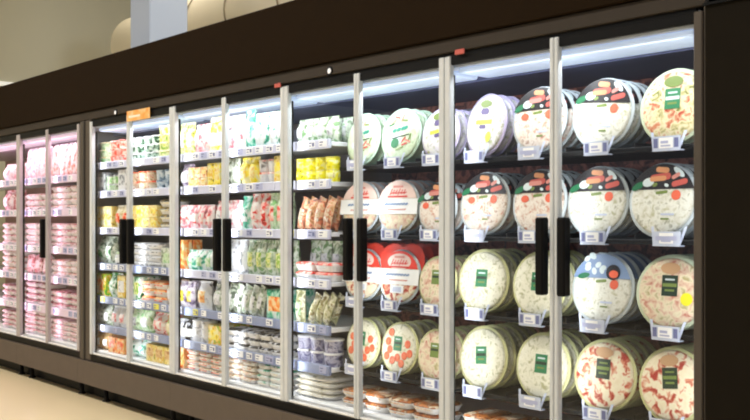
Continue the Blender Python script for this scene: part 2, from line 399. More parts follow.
def round_pack(kind, r):
    root = empty('round_pack')
    D = {'saus': (F_CLEAR, SALAD), 'saus2': (F_CLEAR, RICE), 'blue': (F_CLEAR, SALAD), 'veg': (F_GREEN, PIZG), 'shred': (F_YEL, SHRED), 'ham': (F_YEL, HAM), 'redp': (F_YEL, REDP), 'lilac': (F_LIL, LILF), 'pgreen': (F_PALE, PGF), 'pep': (F_YEL, SHRED), 'redcard': (F_CLEAR, REDP), 'pinkcard': (F_CLEAR, HAM), 'yst': (F_GREEN, HAM)}
    film, food = D[kind]
    t, f = face_base(r, film, food, film)
    t.build('tray', root); f.build('food', root)
    c = C
    if kind in ('saus', 'saus2', 'blue'):
        mb = MB(); dk = c['slvdark'] if kind != 'blue' else c['blue']
        seg(mb, r, r*.28, dk, Y0, .95)
        if kind == 'blue':
            for i in range(9): mb.disc(R.uniform(-.08, .03), r*1.3+R.uniform(.02, .09), .016, .012, Y0-.0006-.0001*i, c['slvwhite'], 8, R.uniform(0, 3))
            mb.disc(.055, r*1.45, .034, .032, Y0-.002, c['slvdark'], 14); mb.disc(.058, r*1.40, .022, .016, Y0-.0025, c['orange'], 12)
            mb.disc(-.085, r*1.33, .03, .012, Y0-.002, c['slvgreen'], 10, .2)
        else:
            mb.disc(-.105, r*1.37, .03, .014, Y0-.0006, c['slvgreen'], 10, .5)
            mb.disc(-.06, r*1.47, .026, .018, Y0-.0008, c['slvwhite'], 10, .2); mb.disc(.07, r*1.72, .03, .012, Y0-.0008, c['slvwhite'], 10, -.7)
            mb.capsule(-.008, r*1.60, .062, .028, Y0-.001, c['sausage_r'], .12); mb.capsule(-.018, r*1.56, .052, .020, Y0-.0014, c['sausage_o' if kind == 'saus' else 'sausage_p'], .05)
            mb.capsule(.0, r*1.79, .036, .022, Y0-.0016, c['sausage_o'], -.1); mb.capsule(.075, r*1.44, .046, .022, Y0-.0016, c['sausage_r'], .22); mb.capsule(.058, r*1.62, .022, .016, Y0-.0018, c['sausage_p'], .5)
            mb.disc(-.03, r*1.40, .012, .008, Y0-.0018, c['olive'], 8, .4); mb.disc(.02, r*1.38, .010, .007, Y0-.0018, c['slvwhite'], 8, -.4)
        mb.build('sleeve', root)
        mb = MB(); mb.disc(.062, r*1.12, .020, .020, Y0, c['roundel'], 16)
        if kind == 'saus2': mb.disc(-.07, r*1.1, .022, .016, Y0, c['roundel'], 16)
        mb.build('sticker', root)
        mb = MB(); mb.capsule(.03, r*.62, .05, .008, Y0, c['lil']); mb.capsule(.02, r*.5, .03, .007, Y0, c['olive']); mb.capsule(.0, r*1.2, .04, .012, Y0, c['olive'], .1); mb.build('label', root)
    elif kind in ('veg', 'shred', 'ham', 'redp', 'yst', 'pep'):
        g = {'veg': c['green'], 'shred': c['green'], 'pep': c['green'], 'ham': c['olive'], 'redp': c['dkgreen'], 'yst': c['dkgreen']}[kind]
        g2 = {'veg': c['teal'], 'shred': c['dkgreen'], 'pep': c['dkgreen'], 'ham': c['dkgreen'], 'redp': c['olive'], 'yst': c['olive']}[kind]
        zc = r*1.18 if kind != 'shred' else r*1.08
        h = r*.30; w = r*.22
        mb = MB(); mb.patch(-w, w, zc-h*.9, zc+h*.9, Y0, g); mb.patch(-w*.9, w*.9, zc-h*.1, zc+h*.2, Y0-.0006, g2 if kind != 'veg' else c['slvwhite']); mb.patch(-w*.6, w*.6, zc-h*.5, zc-h*.32, Y0-.0006, c['olive']); mb.patch(-w*.6, w*.6, zc+h*.45, zc+h*.6, Y0-.0006, c['slvwhite'] if kind != 'redp' else c['olive'])
        if kind in ('redp', 'yst', 'veg'): mb.disc(0, zc+h*1.5, w*1.25, h*.5, Y0-.0003, c['tan'] if kind != 'veg' else c['olive'], 16)
        mb.build('label', root)
        if kind == 'pep':
            for i in range(15):
                a = 2.4*i; q = r*.70*math.sqrt((i+2)/16)
                if abs(q*math.cos(a)) < .035 and q*math.sin(a) > -.01: continue
                mb = MB(); mb.lathe([(.021, 0), (.021, .0025), (.018, .0035)], MOT([(226, 90, 60), (240, 140, 100)], 60, 'pepperoni'), 12, 'y', (q*math.cos(a), -.0155, r+q*math.sin(a))); mb.build('pepperoni', root)
        if kind == 'yst':
            mb = MB(); mb.disc(.072, r*.85, .025, .025, Y0, c['yellow'], 18); mb.build('sticker', root)
    elif kind == 'lilac':
        mb = MB(); mb.patch(-.06, .06, r*1.02, r*1.16, Y0, c['lime']); mb.capsule(0, r*1.42, .03, .03, Y0, c['purple']); mb.capsule(-.005, r*.94, .03, .018, Y0, c['purple']); mb.disc(.045, r*.62, .02, .026, Y0, c['lime'], 10); mb.disc(.0, r*1.66, .04, .018, Y0, c['olive'], 10); mb.build('label', root)
    elif kind == 'pgreen':
        mb = MB(); [mb.capsule(q[0], r*q[1], .034, .009, Y0, c[q[3]], q[2]) for q in ((-.035, 1.55, .5, 'sausage_p'), (-.005, 1.66, -.4, 'sausage_r'), (.03, 1.58, .9, 'sausage_p'), (.045, 1.48, -.2, 'olive'), (-.05, 1.45, .1, 'green'))]
        for dx in (-.03, .0, .03, .05): mb.capsule(dx, r*1.2, .012, .018, Y0, c['teal'], .2)
        mb.capsule(-.03, r*.82, .05, .05, Y0, c['slvwhite']); mb.disc(-.03, r*.74, .03, .026, Y0-.0006, c['green'], 10); [mb.capsule(q[0], r*q[1], .032, .010, Y0, c[q[3]], q[2]) for q in ((.03, .78, .6, 'sausage_r'), (.06, .70, -.5, 'sausage_p'), (.035, .62, .1, 'sausage_r'), (.075, .82, 1.0, 'olive'))]; mb.capsule(.01, r*.93, .12, .006, Y0-.0008, c['dkgreen']); mb.capsule(.0, r*.5, .05, .007, Y0, c['olive'], .15)
        mb.build('label', root)
    elif kind in ('redcard', 'pinkcard'):
        mb = MB(); card = c['redcard'] if kind == 'redcard' else c['pinkcard']
        # card with two lobes at the top, and a white band over the middle
        if kind == 'redcard':
            pts = []
            for cx, a0, a1 in ((.062, -.45, 2.3), (-.062, .84, 3.6)):
                for i in range(11):
                    a = a0+(a1-a0)*i/10; pts.append((cx+.09*math.cos(a), .003, r*1.64+.082*math.sin(a)))
            pts += [(-.13, .003, r*.8), (-.09, .003, r*.3), (.09, .003, r*.3), (.13, .003, r*.8)]
            mb.poly(pts, card)
            b2 = [(p[0], .0045, p[2]) for p in pts]; mb.poly(b2[::-1], card)
        seg(mb, r, r*.30, card, Y0+.0012, .95)
        mb.disc(0, r*1.55, .08, .042, Y0+.0004, c['pinkcard'], 20)
        script(mb, .0, r*1.53, .11, .022, Y0-.0006, c['red'])
        mb.capsule(0, r*1.72, .06, .012, Y0-.0006, c['sausage_p']); mb.capsule(0, r*1.36, .13, .008, Y0-.0006, c['red'])
        mb.build('sleeve', root)
        mb = MB(); n = 12; z0, z1 = r*.72, r*1.28
        top = [(-r*.99+2*r*.99*i/n, Y0-.001-.003*math.sin(PI*i/n), z1) for i in range(n+1)]; bot = [(p[0], p[1], z0) for p in top]
        b = len(mb.v); mb.v += bot+top
        for i in range(n): mb.face((b+i, b+i+1, b+n+2+i, b+n+1+i), c['white'], True)
        [mb.capsule(-.07+.02*i, r*1.08, .012, .010, Y0-.0055, c['blue'], .3) for i in range(8)]; [mb.capsule(-.05+.016*i, r*.88, .010, .006, Y0-.0055, c['sausage_p'], .3) for i in range(8)]
        mb.build('band', root)
        if kind == 'redcard':
            mb = MB(); mb.patch(-.045, .045, r*.42, r*.70, Y0-.001, c['white']); mb.patch(-.03, .03, r*.46, r*.64, Y0-.0015, c['lil']); mb.build('label', root)
    return root
KN = {'saus': 'round salad pack with dark sausage-print sleeve', 'saus2': 'round pinkish salad pack with dark sausage-print sleeve', 'blue': 'round salad pack with blue-and-white sleeve', 'veg': 'round speckled pizza pack with green label',
      'shred': 'round shredded-cheese pack with green label', 'ham': 'round ham pizza pack with olive label', 'redp': 'round tomato-topped pizza pack with dark label', 'lilac': 'round lilac-rimmed pack with lime stripe', 'pgreen': 'round pale green pack with red script',
      'pep': 'round pizza pack with orange-red slices', 'redcard': 'round pack in bright red lobed card, white band', 'pinkcard': 'round pack in pale pink card, white band', 'yst': 'round ham pizza pack, yellow sticker, dark label'}
LANES = [  # bay, row, column, kind, number in lane, dx, yaw, roll
    ('A', 0, 0, 'lilac', 3, -.0, -.3, .05), ('A', 0, 1, 'saus2', 4, 0, 0, 0), ('A', 0, 2, 'saus', 4, -.01, 0, .08), ('A', 0, 3, 'veg', 2, -.012, 0, 0),
    ('A', 1, 0, 'saus2', 4, -.0, .05, 0), ('A', 1, 1, 'saus2', 4, 0, 0, 0), ('A', 1, 2, 'saus', 4, -.035, .05, 0), ('A', 1, 3, 'saus', 4, -.06, .05, 0),
    ('A', 2, 0, 'shred', 4, -.01, .1, 0), ('A', 2, 1, 'shred', 4, 0, 0, 0), ('A', 2, 2, 'blue', 4, -.01, .05, 0), ('A', 2, 3, 'yst', 4, -.025, .1, 0),
    ('A', 3, 0, 'shred', 5, -.01, 0, -.1), ('A', 3, 1, 'shred', 4, .02, 0, 0), ('A', 3, 2, 'redp', 4, 0, .05, 0), ('A', 3, 3, 'redp', 4, -.02, 0, -.12),
    ('B', 0, 0, 'pgreen', 4, 0, -.05, -.12), ('B', 0, 1, 'pgreen', 3, 0, .1, -.14), ('B', 0, 2, 'lilac', 4, 0, 0, -.1),
    ('B', 1, 0, 'pinkcard', 4, -.02, .15, 0), ('B', 1, 1, 'pinkcard', 4, -.02, .15, 0), ('B', 1, 2, 'saus2', 4, -.02, 0, 0),
    ('B', 2, 0, 'redcard', 4, -.0, .15, 0), ('B', 2, 1, 'redcard', 4, -.01, .15, 0), ('B', 2, 2, 'ham', 4, -.02, 0, 0),
    ('B', 3, 0, 'pep', 4, -.0, 0, 0), ('B', 3, 1, 'pep', 4, -.01, 0, 0), ('B', 3, 2, 'ham', 5, -.03, 0, 0)]
ROWN = ['top', 'second', 'third', 'bottom']; ORD = ['first', 'second', 'third', 'fourth', 'fifth', 'sixth', 'seventh', 'eighth', 'ninth', 'tenth', 'eleventh', 'twelfth', 'thirteenth', 'fourteenth', 'fifteenth']
PROTO = {}
for b, row, colm, kind, n, dx, yaw, roll in LANES:
    r = .15 if b == 'A' else (.142 if kind in ('pgreen', 'lilac', 'redcard', 'pinkcard') else .136)
    if b == 'B' and colm == 2: r = .13
    x = PEGX[b][colm]+dx
    for k in range(n):
        key = (kind, r)
        if key in PROTO: o = dup(PROTO[key])
        else: o = PROTO[key] = round_pack(kind, r)
        o.location = (x+(R.uniform(-.004, .004) if k else 0), .148+.062*k+abs(yaw)*.02, ROUNDZ[row]+.0035); o.rotation_euler = (-.13, 0, yaw*.6)
        if roll:       # spin about the pack's own axis: keep the disc centre where it is
            o.rotation_euler = (-.13, roll, yaw*.6); o.location.x -= r*math.sin(roll)*1; o.location.z += r*(1-math.cos(roll))
        where = 'in front' if k == 0 else ORD[k]+' back'
        short = {'A': 'rightmost fridge', 'B': 'second-from-right fridge'}[b]
        kn = {'saus': 'round salad pack, sausage-print sleeve', 'saus2': 'round pink-salad pack, sausage-print sleeve', 'blue': 'round salad pack, blue-white sleeve', 'veg': 'round speckled pizza, green label', 'shred': 'round shredded-cheese pack, green label', 'ham': 'round ham pizza, olive label', 'redp': 'round tomato-topped pizza, dark label', 'lilac': 'round lilac-rimmed pack, lime stripe', 'pgreen': 'round pale-green pack, red script', 'pep': 'round pizza, orange-red slices', 'redcard': 'round pack, bright-red lobed card', 'pinkcard': 'round pack, pale-pink card', 'yst': 'round ham pizza, yellow sticker'}[kind]
        tag(o, f"{kn}, {where}, {ROWN[row]} row {ORD[colm]} lane, {short}", 'pizza pack' if kind in ('veg', 'shred', 'ham', 'redp', 'pep', 'yst') else 'food pack', 'round packs on the upright racks')

# ------------------------------------------------------------------ small products
def tub(w, d, h, p1, p2):
    r = w/2; mb = MB(); mb.lathe([(r*.84, 0), (r*.88, .004), (r*.95, h*.8), (r*.97, h*.84)], p1, 18); o = mb.build('tub')
    mb = MB(); mb.lathe([(r*.99, h*.845), (r, h*.86), (r, h*.97), (r*.95, h), (r*.3, h+.0005)], p2, 18); mb.build('lid', o)
    return o
def cup(w, d, h, p1, p2):
    r = w/2; mb = MB(); mb.lathe([(r*.9, 0), (r*.95, .004), (r*.95, h*.9), (r*.9, h*.92)], p1, 18); o = mb.build('cup')
    mb = MB(); mb.lathe([(r*.93, h*.921), (r, h*.93), (r, h*.985), (r*.93, h)], p2, 18); mb.build('lid', o)
    mb = MB(); mb.lathe([(r*.955, h*.25), (r*.965, h*.26), (r*.965, h*.7), (r*.955, h*.71)], p2, 18, cap=False); mb.build('label', o)
    return o
def jar(w, d, h, p1, p2):
    r = w/2; mb = MB(); mb.lathe([(r*.85, 0), (r*.98, .01), (r, .02), (r, h*.68), (r*.8, h*.8), (r*.78, h*.84)], p1, 18); o = mb.build('jar')
    mb = MB(); mb.lathe([(r*.85, h*.845), (r*.88, h*.86), (r*.88, h*.98), (r*.82, h)], p2, 18); mb.build('lid', o)
    mb = MB(); mb.lathe([(r*1.005, h*.2), (r*1.012, h*.21), (r*1.012, h*.55), (r*1.005, h*.56)], M((244, 244, 238), .4), 18, cap=False); mb.build('label', o)
    return o
def pf(u, v, w, d, h):
    bu = (max(0, math.sin(PI*u)))**.55; bv = (max(0, math.sin(PI*min(1, max(0, (v*.94))))))**.5 if v < .5 else (max(0, math.sin(PI*min(1, v*1.04))))**.6
    x = (u-.5)*w*(1-.07*math.sin(PI*v))
    return x, d/2*bu*bv, v*h
def pouch(w, d, h, p1, p2):
    mb = MB(); nu, nv = 8, 9
    for sg in (-1, 1):
        b = len(mb.v)
        for j in range(nv+1):
            for i in range(nu+1):
                x, y, z = pf(i/nu, j/nv, w, d, h); mb.v.append((x, sg*(y+.001), z))
        for j in range(nv):
            for i in range(nu):
                q = (b+j*(nu+1)+i, b+j*(nu+1)+i+1, b+(j+1)*(nu+1)+i+1, b+(j+1)*(nu+1)+i)
                mb.face(q if sg < 0 else q[::-1], p1, True)
    mb.box(-w*.5, w*.5, -.0015, .0015, h*.985, h*1.06, p1)
    o = mb.build('bag')
    mb = MB(); b = 0; nu, nv = 6, 5
    for j in range(nv+1):
        for i in range(nu+1):
            x, y, z = pf(.2+.6*i/nu, .28+.42*j/nv, w, d, h); mb.v.append((x, -(y+.004), z))
    for j in range(nv):
        for i in range(nu): mb.face((j*(nu+1)+i, j*(nu+1)+i+1, (j+1)*(nu+1)+i+1, (j+1)*(nu+1)+i), p2, True)
    mb.build('label', o)
    return o
def carton(w, d, h, p1, p2):
    mb = MB(); mb.box(-w/2, w/2, -d/2, d/2, 0, h, p1, .003); o = mb.build('carton')
    mb = MB(); mb.box(-w*.36, w*.36, -d/2-.0015, -d/2-.0004, h*.3, h*.78, p2); mb.build('label', o)
    return o
def tray(w, d, h, p1, p2):
    mb = MB(); e = .10*min(w, d)
    def rr(a, b_, z, k=.18):
        c = min(a, b_)*k; pts = []
        for sx, sy, a0 in ((1, 1, 0), (-1, 1, PI/2), (-1, -1, PI), (1, -1, 1.5*PI)):
            for i in range(4):
                t = a0+PI/2*i/3; pts.append((sx*(a/2-c)+c*math.cos(t), sy*(b_/2-c)+c*math.sin(t), z))
        return pts
    mb.rings([rr(w-2*e, d-2*e, 0), rr(w-.6*e, d-.6*e, h*.6), rr(w, d, h*.62), rr(w, d, h*.68)], M((232, 230, 228), .35), False); o = mb.build('tray')
    mb = MB(); mb.rings([rr(w*.96, d*.96, h*.685), rr(w*.93, d*.93, h*.86), rr(w*.78, d*.78, h*.98), rr(w*.3, d*.3, h)], p1, True); mb.build('film', o)
    mb = MB(); mb.rings([rr(w*.42, d*.42, h*1.001), rr(w*.42, d*.42, h*1.012)], p2); mb.box(-w*.3, w*.3, -d/2-.002, -d/2+.012, h*.45, h*.60, p2); mb.build('label', o)
    return o
def wedge(w, d, h, p1, p2):
    """triangular sandwich pack: slanting film front"""
    mb = MB(); a = [(-w/2, -d/2, 0), (-w/2, d/2, 0), (-w/2, d/2, h), (-w/2, d/2-.015, h)]
    b = [(w/2,)+p[1:] for p in a]
    mb.rings([a, b], p1); o = mb.build('sandwich_box')
    n = Vector((0, -h, d)).normalized()*.002
    def q(u, v): return (-w/2+w*u, -d/2+(d-.015)*v+n.y, h*v+abs(n.z))
    mb = MB(); mb.poly([q(.15, .3), q(.85, .3), q(.85, .75), q(.15, .75)], p2); mb.build('label', o)
    return o
KIND = dict(tub=tub, cup=cup, jar=jar, pouch=pouch, carton=carton, tray=tray, wedge=wedge, stand=tray)
CATW = dict(tub='tub', cup='cup', jar='jar', pouch='bag', carton='box', tray='food tray', wedge='sandwich', stand='food tray')
W = (246, 246, 244)
PAL = {
 'palegreen': [(206, 226, 190), (236, 244, 228), (150, 196, 140)], 'cream': [(240, 230, 196), (250, 246, 230), (214, 196, 140)], 'redpink': [(236, 110, 96), (246, 190, 178), (250, 236, 228)],
 'greenwhite': [(72, 140, 90), (230, 240, 230), (246, 248, 246)], 'darkgreen': [(46, 84, 62), (190, 210, 196), (236, 240, 236)], 'yellowgreen': [(214, 220, 110), (240, 240, 200), (150, 180, 90)],
 'grey': [(150, 152, 158), (214, 216, 220), (236, 236, 238)], 'white': [(226, 226, 230), (250, 250, 250), (240, 240, 244)], 'redorange': [(220, 74, 50), (238, 140, 100), (250, 220, 200)], 'bluegrey': [(108, 132, 156), (190, 206, 218), (230, 236, 240)],
 'yellowcream': [(236, 214, 120), (248, 238, 196), (226, 190, 90)], 'olive': [(92, 84, 48), (40, 38, 34), (170, 150, 100)], 'orange': [(236, 130, 60), (246, 190, 130), (250, 226, 190)], 'greenorange': [(110, 180, 70), (236, 190, 70), (246, 246, 220)],
 'tan': [(204, 160, 104), (240, 214, 170), (176, 120, 70)], 'yellow': [(240, 214, 40), (248, 236, 130), (246, 240, 200)], 'pinkwhite': [(238, 160, 168), (250, 236, 236), (252, 248, 248)], 'teal': [(40, 160, 130), (180, 224, 208), (240, 250, 246)],
 'tealwhite': [(90, 176, 150), (226, 240, 236), (248, 250, 250), (240, 246, 244)], 'orangecream': [(240, 176, 120), (250, 226, 180), (252, 244, 224)], 'redwhite': [(210, 60, 56), (248, 220, 214), (252, 248, 246)], 'greypurple': [(140, 126, 150), (210, 200, 214), (240, 236, 240)],
 'greysalad': [(120, 132, 116), (214, 220, 208), (240, 242, 238), (176, 190, 166)], 'blackwhite': [(22, 22, 26), (30, 30, 34), (200, 204, 214), (240, 240, 244)], 'brown': [(116, 66, 44), (166, 104, 72), (84, 48, 36)], 'brownpack': [(150, 92, 56), (196, 140, 92), (108, 60, 40), (230, 214, 190)],
 'paletan': [(226, 204, 176), (246, 238, 222), (206, 150, 120), (250, 248, 240)], 'saladbag': [(170, 190, 160), (226, 234, 218), (240, 246, 238), (140, 170, 130)], 'yellowcan': [(236, 226, 50), (244, 238, 90), (250, 248, 200)], 'sandwich': [(206, 160, 120), (240, 216, 190), (226, 150, 120), (150, 110, 90)],
 'wrap': [(190, 190, 150), (234, 232, 204), (246, 244, 230), (150, 140, 100)], 'redtray': [(236, 96, 90), (246, 170, 160), (252, 240, 236)], 'cleartub': [(150, 148, 176), (206, 206, 222), (110, 108, 140)],
 'meat': [(206, 110, 120), (240, 190, 196), (250, 226, 230), (180, 80, 90)], 'meatpale': [(240, 196, 200), (252, 232, 236), (236, 170, 180)], 'meatorange': [(222, 150, 136), (240, 204, 200), (246, 228, 230)], 'meatdark': [(150, 60, 76), (200, 120, 134), (232, 186, 196)], 'pinklabel': [(246, 220, 228), (252, 240, 246)],
 'whitebox': [(232, 226, 208), (250, 248, 240), (240, 236, 224)],
}
def sat(c):
    g = sum(c)/3
    return tuple(max(4, min(255, (g+(v-g)*1.35)*.94)) for v in c)
def pal(n, sc=16):
    cs = [sat(c) if 'meat' not in n else tuple(v*.97 for v in c) for c in PAL[n]]
    cs = [tuple(v*(.82 if 'meat' in n else .5) for v in cs[0])]+cs
    return MOT(cs, sc*1.5, n+'_print', .32, [.27]+[.40+.22*i/(len(cs)-2) for i in range(len(cs)-1)])
PR = {}
COUNT = {}
def colword(n, k):
    if n == 1: return ''
    if n == 2: return ['left one', 'right one'][k]
    return ORD[k]+' from left'
def P(bay, sh, px0, px1, kind, look, n, h, c1, c2, layers=1, rows=1, d=None, w=None, tilt=0, roll=0, gapy=.01, y0=.088, sc=16, jit=.004):
    if bay in 'CD' and sh in (2, 3, 4, 5) and layers == 1 and rows == 1 and not roll: rows = 2
    if sh != 'deck' and layers == 1 and bay in 'CDB' and kind != 'cup': h = min(h*1.12, [.23, .165, .215, .205, .178, .15][sh])
    if sh == 'deck': z = DECK+.001; yy = y0-.012
    else: z = (RAILP if bay in 'EF' else RAILZ)[sh]+.013; yy = y0
    xa = at(px0, 0, yy)[0]; xb = at(px1, 0, yy)[0]
    bx0, bx1 = BAYS[bay]; xa = max(xa, bx0-.192); xb = min(xb, {'E': -5.275, 'D': bx1-.165, 'F': bx1-.165, 'C': bx1-.165}.get(bay, bx1-.03))
    if bay == 'B': xb = min(xb, XB)
    if roll: xb -= h*math.sin(roll)*.9; xa += .0
    pitch = (xb-xa)/n
    ww = min(w or 9, pitch*.955*(math.cos(roll)-.02 if roll else 1))
    dd = d or (ww if kind in ('tub', 'cup', 'jar') else min(.12, ww*.8))
    if kind in ('tub', 'cup', 'jar'): dd = ww
    key = (kind, round(ww, 3), round(dd, 3), round(h, 3), c1, c2)
    shn = (SN[sh]+' shelf') if sh != 'deck' else 'bottom deck'
    for rw in range(rows):
        for i in range(n):
            zz = z
            for ly in range(layers):
                if key in PR: o = dup(PR[key])
                else: o = PR[key] = KIND[kind](ww, dd, h, pal(c1, sc), pal(c2, 20))
                x = xa+(i+.5)*pitch+R.uniform(-jit, jit)
                if kind == 'stand':      # tray stood on edge, film to the front
                    y = yy+h+.02+rw*(h*1.25+gapy); o.location = (x, y, zz+dd/2*math.cos(.12)+.012); o.rotation_euler = (PI/2-.12, 0, 0)
                else:
                    y = yy+dd/2+rw*(dd+gapy)
                    zl = zz
                    if tilt: zl += dd/2*math.sin(abs(tilt))+.001; y += h*.5*math.sin(abs(tilt)) if kind == 'pouch' else 0
                    if roll: zl += ww/2*math.sin(abs(roll))
                    o.location = (x, y, zl); o.rotation_euler = (-tilt, roll, R.uniform(-.04, .04) if layers == 1 and not roll else 0)
                bits = [f"{look} {CATW[kind] if look.split()[-1] not in ('tub','bag','box','tray','pack','jar','cup','sandwich','pot','can') else ''}".strip()]
                if n > 1: bits.append(colword(n, i))
                if layers > 1: bits.append({2: ['lower', 'upper'], 3: ['lowest', 'middle', 'topmost'], 4: ['lowest', 'low', 'high', 'topmost'], 5: ['lowest', 'second up', 'third up', 'fourth up', 'topmost']}[layers][ly]+' in stack')
                if rows > 1: bits.append(['front row', 'row behind', 'rear row'][rw])
                lab = ', '.join(bits)+f", {shn}, {BN[bay]}"
                base = lab
                kk = 2
                while lab in SEEN:
                    lab = base.replace(',', f' {ORD[kk-1]} run,', 1); kk += 1
                tag(o, lab, CATW[kind], f"{look.split(',')[0]} packs")
                zz += h*(1.03 if kind == 'tray' else 1.0)+.0012

# fridge D (fourth from right) -- top shelf down
P('D', 0, 94, 107, 'tub', 'pale green flat tub', 1, .056, 'palegreen', 'cream', layers=3)
P('D', 0, 107, 124, 'tub', 'red-and-pink flat tub', 2, .056, 'redpink', 'redpink', layers=3)
P('D', 0, 127, 156, 'tub', 'dark-green-striped flat tub', 4, .056, 'darkgreen', 'white', layers=3)
P('D', 0, 156, 172, 'tub', 'yellow-green flat tub', 2, .056, 'yellowgreen', 'cream', layers=4)
P('D', 1, 94, 104, 'carton', 'grey box', 1, .14, 'grey', 'white')
P('D', 1, 104, 117, 'tub', 'mint green tub', 2, .065, 'palegreen', 'grey', layers=2)
P('D', 1, 118, 126, 'carton', 'tall white box', 1, .15, 'white', 'grey')
P('D', 1, 128, 151, 'tub', 'red-lidded tub', 3, .07, 'paletan', 'redorange', layers=2)
P('D', 1, 153, 170, 'tub', 'blue-grey tub', 2, .07, 'bluegrey', 'bluegrey', layers=2)
P('D', 2, 94, 112, 'carton', 'yellow-cream box', 3, .085, 'yellowcream', 'cream', layers=2, d=.16)
P('D', 2, 113, 127, 'pouch', 'cream bag', 2, .15, 'cream', 'redorange')
P('D', 2, 128, 157, 'carton', 'golden yellow box', 4, .085, 'yellowcream', 'yellow', layers=2, d=.16)
P('D', 2, 158, 172, 'tray', 'dark olive tray', 1, .05, 'olive', 'cream', layers=4, d=.16)
P('D', 3, 94, 111, 'pouch', 'grey-green bag', 2, .18, 'greysalad', 'greenwhite')
P('D', 3, 112, 128, 'jar', 'mint-lidded jar', 2, .09, 'grey', 'palegreen')
P('D', 3, 130, 160, 'tray', 'flat white tray', 2, .042, 'white', 'grey', layers=4, d=.18)
P('D', 3, 161, 172, 'carton', 'grey-green box', 1, .13, 'greysalad', 'palegreen')
P('D', 4, 94, 105, 'carton', 'orange-and-green box', 1, .17, 'greenorange', 'orange')
P('D', 4, 105, 117, 'pouch', 'green-striped white bag', 1, .17, 'greenwhite', 'greenwhite')
P('D', 4, 117, 125, 'carton', 'pale yellow box', 1, .17, 'yellowcream', 'white')
P('D', 4, 126, 140, 'carton', 'white-and-green box', 2, .16, 'greenwhite', 'yellowgreen')
P('D', 4, 140, 164, 'tray', 'orange-topped tray', 2, .05, 'orange', 'redorange', layers=3, d=.16)
P('D', 4, 164, 172, 'pouch', 'pale bag', 1, .15, 'paletan', 'white')
P('D', 5, 94, 108, 'pouch', 'grey-green salad bag', 2, .13, 'greysalad', 'white')
P('D', 5, 109, 124, 'pouch', 'white bag', 2, .15, 'white', 'pinkwhite')
P('D', 5, 127, 147, 'pouch', 'pale green bag', 2, .13, 'palegreen', 'grey', rows=2)
P('D', 5, 148, 162, 'pouch', 'red-bottomed white bag', 1, .13, 'redwhite', 'redwhite')
P('D', 5, 162, 172, 'pouch', 'pale yellow-green bag', 1, .12, 'yellowgreen', 'cream')
P('D', 'deck', 93, 107, 'pouch', 'tan bag', 2, .12, 'tan', 'white', rows=2)
P('D', 'deck', 108, 124, 'carton', 'orange-red box', 2, .115, 'orange', 'redorange', rows=2)
P('D', 'deck', 126, 145, 'pouch', 'teal-marked white bag', 2, .12, 'tealwhite', 'tealwhite', rows=2)
P('D', 'deck', 146, 172, 'carton', 'yellow-tan box', 3, .12, 'yellowcream', 'tan', rows=2)
# fridge C (third from right)
P('C', 0, 177, 191, 'pouch', 'yellow-green bag', 2, .19, 'yellowgreen', 'white')
P('C', 0, 192, 208, 'pouch', 'pink-and-white bag', 2, .17, 'pinkwhite', 'pinkwhite')
P('C', 0, 208, 221, 'jar', 'tall yellow jar', 2, .21, 'yellow', 'cream')
P('C', 0, 224, 241, 'pouch', 'pink-and-grey bag', 2, .19, 'pinkwhite', 'grey')
P('C', 0, 241, 251, 'pouch', 'green-edged white bag', 1, .21, 'teal', 'white')
P('C', 0, 252, 282, 'pouch', 'teal-topped white bag', 4, .18, 'tealwhite', 'white')
P('C', 1, 177, 188, 'pouch', 'grey-purple bag', 1, .14, 'greypurple', 'white')
P('C', 1, 188, 207, 'carton', 'cream-and-orange box', 3, .068, 'orangecream', 'yellowcream', layers=2)
P('C', 1, 207, 220, 'carton', 'plain yellow box', 2, .14, 'yellow', 'yellowcream')
P('C', 1, 224, 237, 'pouch', 'grey speckled bag', 2, .15, 'greysalad', 'white')
P('C', 1, 237, 256, 'pouch', 'lemon yellow bag', 2, .16, 'yellow', 'yellowcream')
P('C', 1, 256, 274, 'tub', 'white tub', 2, .075, 'white', 'redwhite', layers=2)
P('C', 1, 274, 283, 'carton', 'yellow-fronted box', 1, .15, 'yellowcream', 'yellow')
P('C', 2, 177, 211, 'pouch', 'small pink-and-white bag', 5, .14, 'pinkwhite', 'redwhite')
P('C', 2, 213, 238, 'pouch', 'pinkish white bag', 3, .16, 'pinkwhite', 'white')
P('C', 2, 238, 248, 'pouch', 'teal-green bag', 1, .18, 'teal', 'tealwhite')
P('C', 2, 248, 267, 'pouch', 'red-and-white bag', 2, .19, 'redwhite', 'redwhite')
P('C', 2, 267, 283, 'pouch', 'pale green-and-red bag', 2, .19, 'palegreen', 'redpink')
P('C', 3, 176, 183, 'carton', 'bright orange box', 1, .20, 'orange', 'orange')
P('C', 3, 184, 211, 'pouch', 'mint white bag', 3, .12, 'tealwhite', 'palegreen')
P('C', 3, 224, 243, 'pouch', 'plain white bag', 2, .20, 'white', 'grey')
P('C', 3, 244, 283, 'pouch', 'pale lime bag', 4, .19, 'saladbag', 'yellowgreen')
P('C', 4, 177, 191, 'pouch', 'purple-grey bag', 2, .15, 'greypurple', 'yellow')
P('C', 4, 191, 208, 'pouch', 'big white bag with tan base', 1, .21, 'white', 'orangecream', w=.14)
P('C', 4, 209, 221, 'pouch', 'small grey-green bag', 1, .15, 'greysalad', 'white')
P('C', 4, 223, 265, 'pouch', 'slanting grey salad bag', 5, .17, 'greysalad', 'white', roll=.3, d=.05)
P('C', 4, 266, 283, 'carton', 'teal-and-orange box', 1, .18, 'teal', 'orange')
P('C', 5, 177, 189, 'jar', 'black-capped jar', 2, .13, 'blackwhite', 'blackwhite')
P('C', 5, 189, 207, 'tub', 'plain white tub', 2, .048, 'white', 'white', layers=3)
P('C', 5, 208, 221, 'carton', 'yellow-green box', 1, .12, 'greenorange', 'yellow')
P('C', 5, 224, 283, 'tray', 'black-and-white tray', 5, .042, 'blackwhite', 'white', layers=3, d=.16)
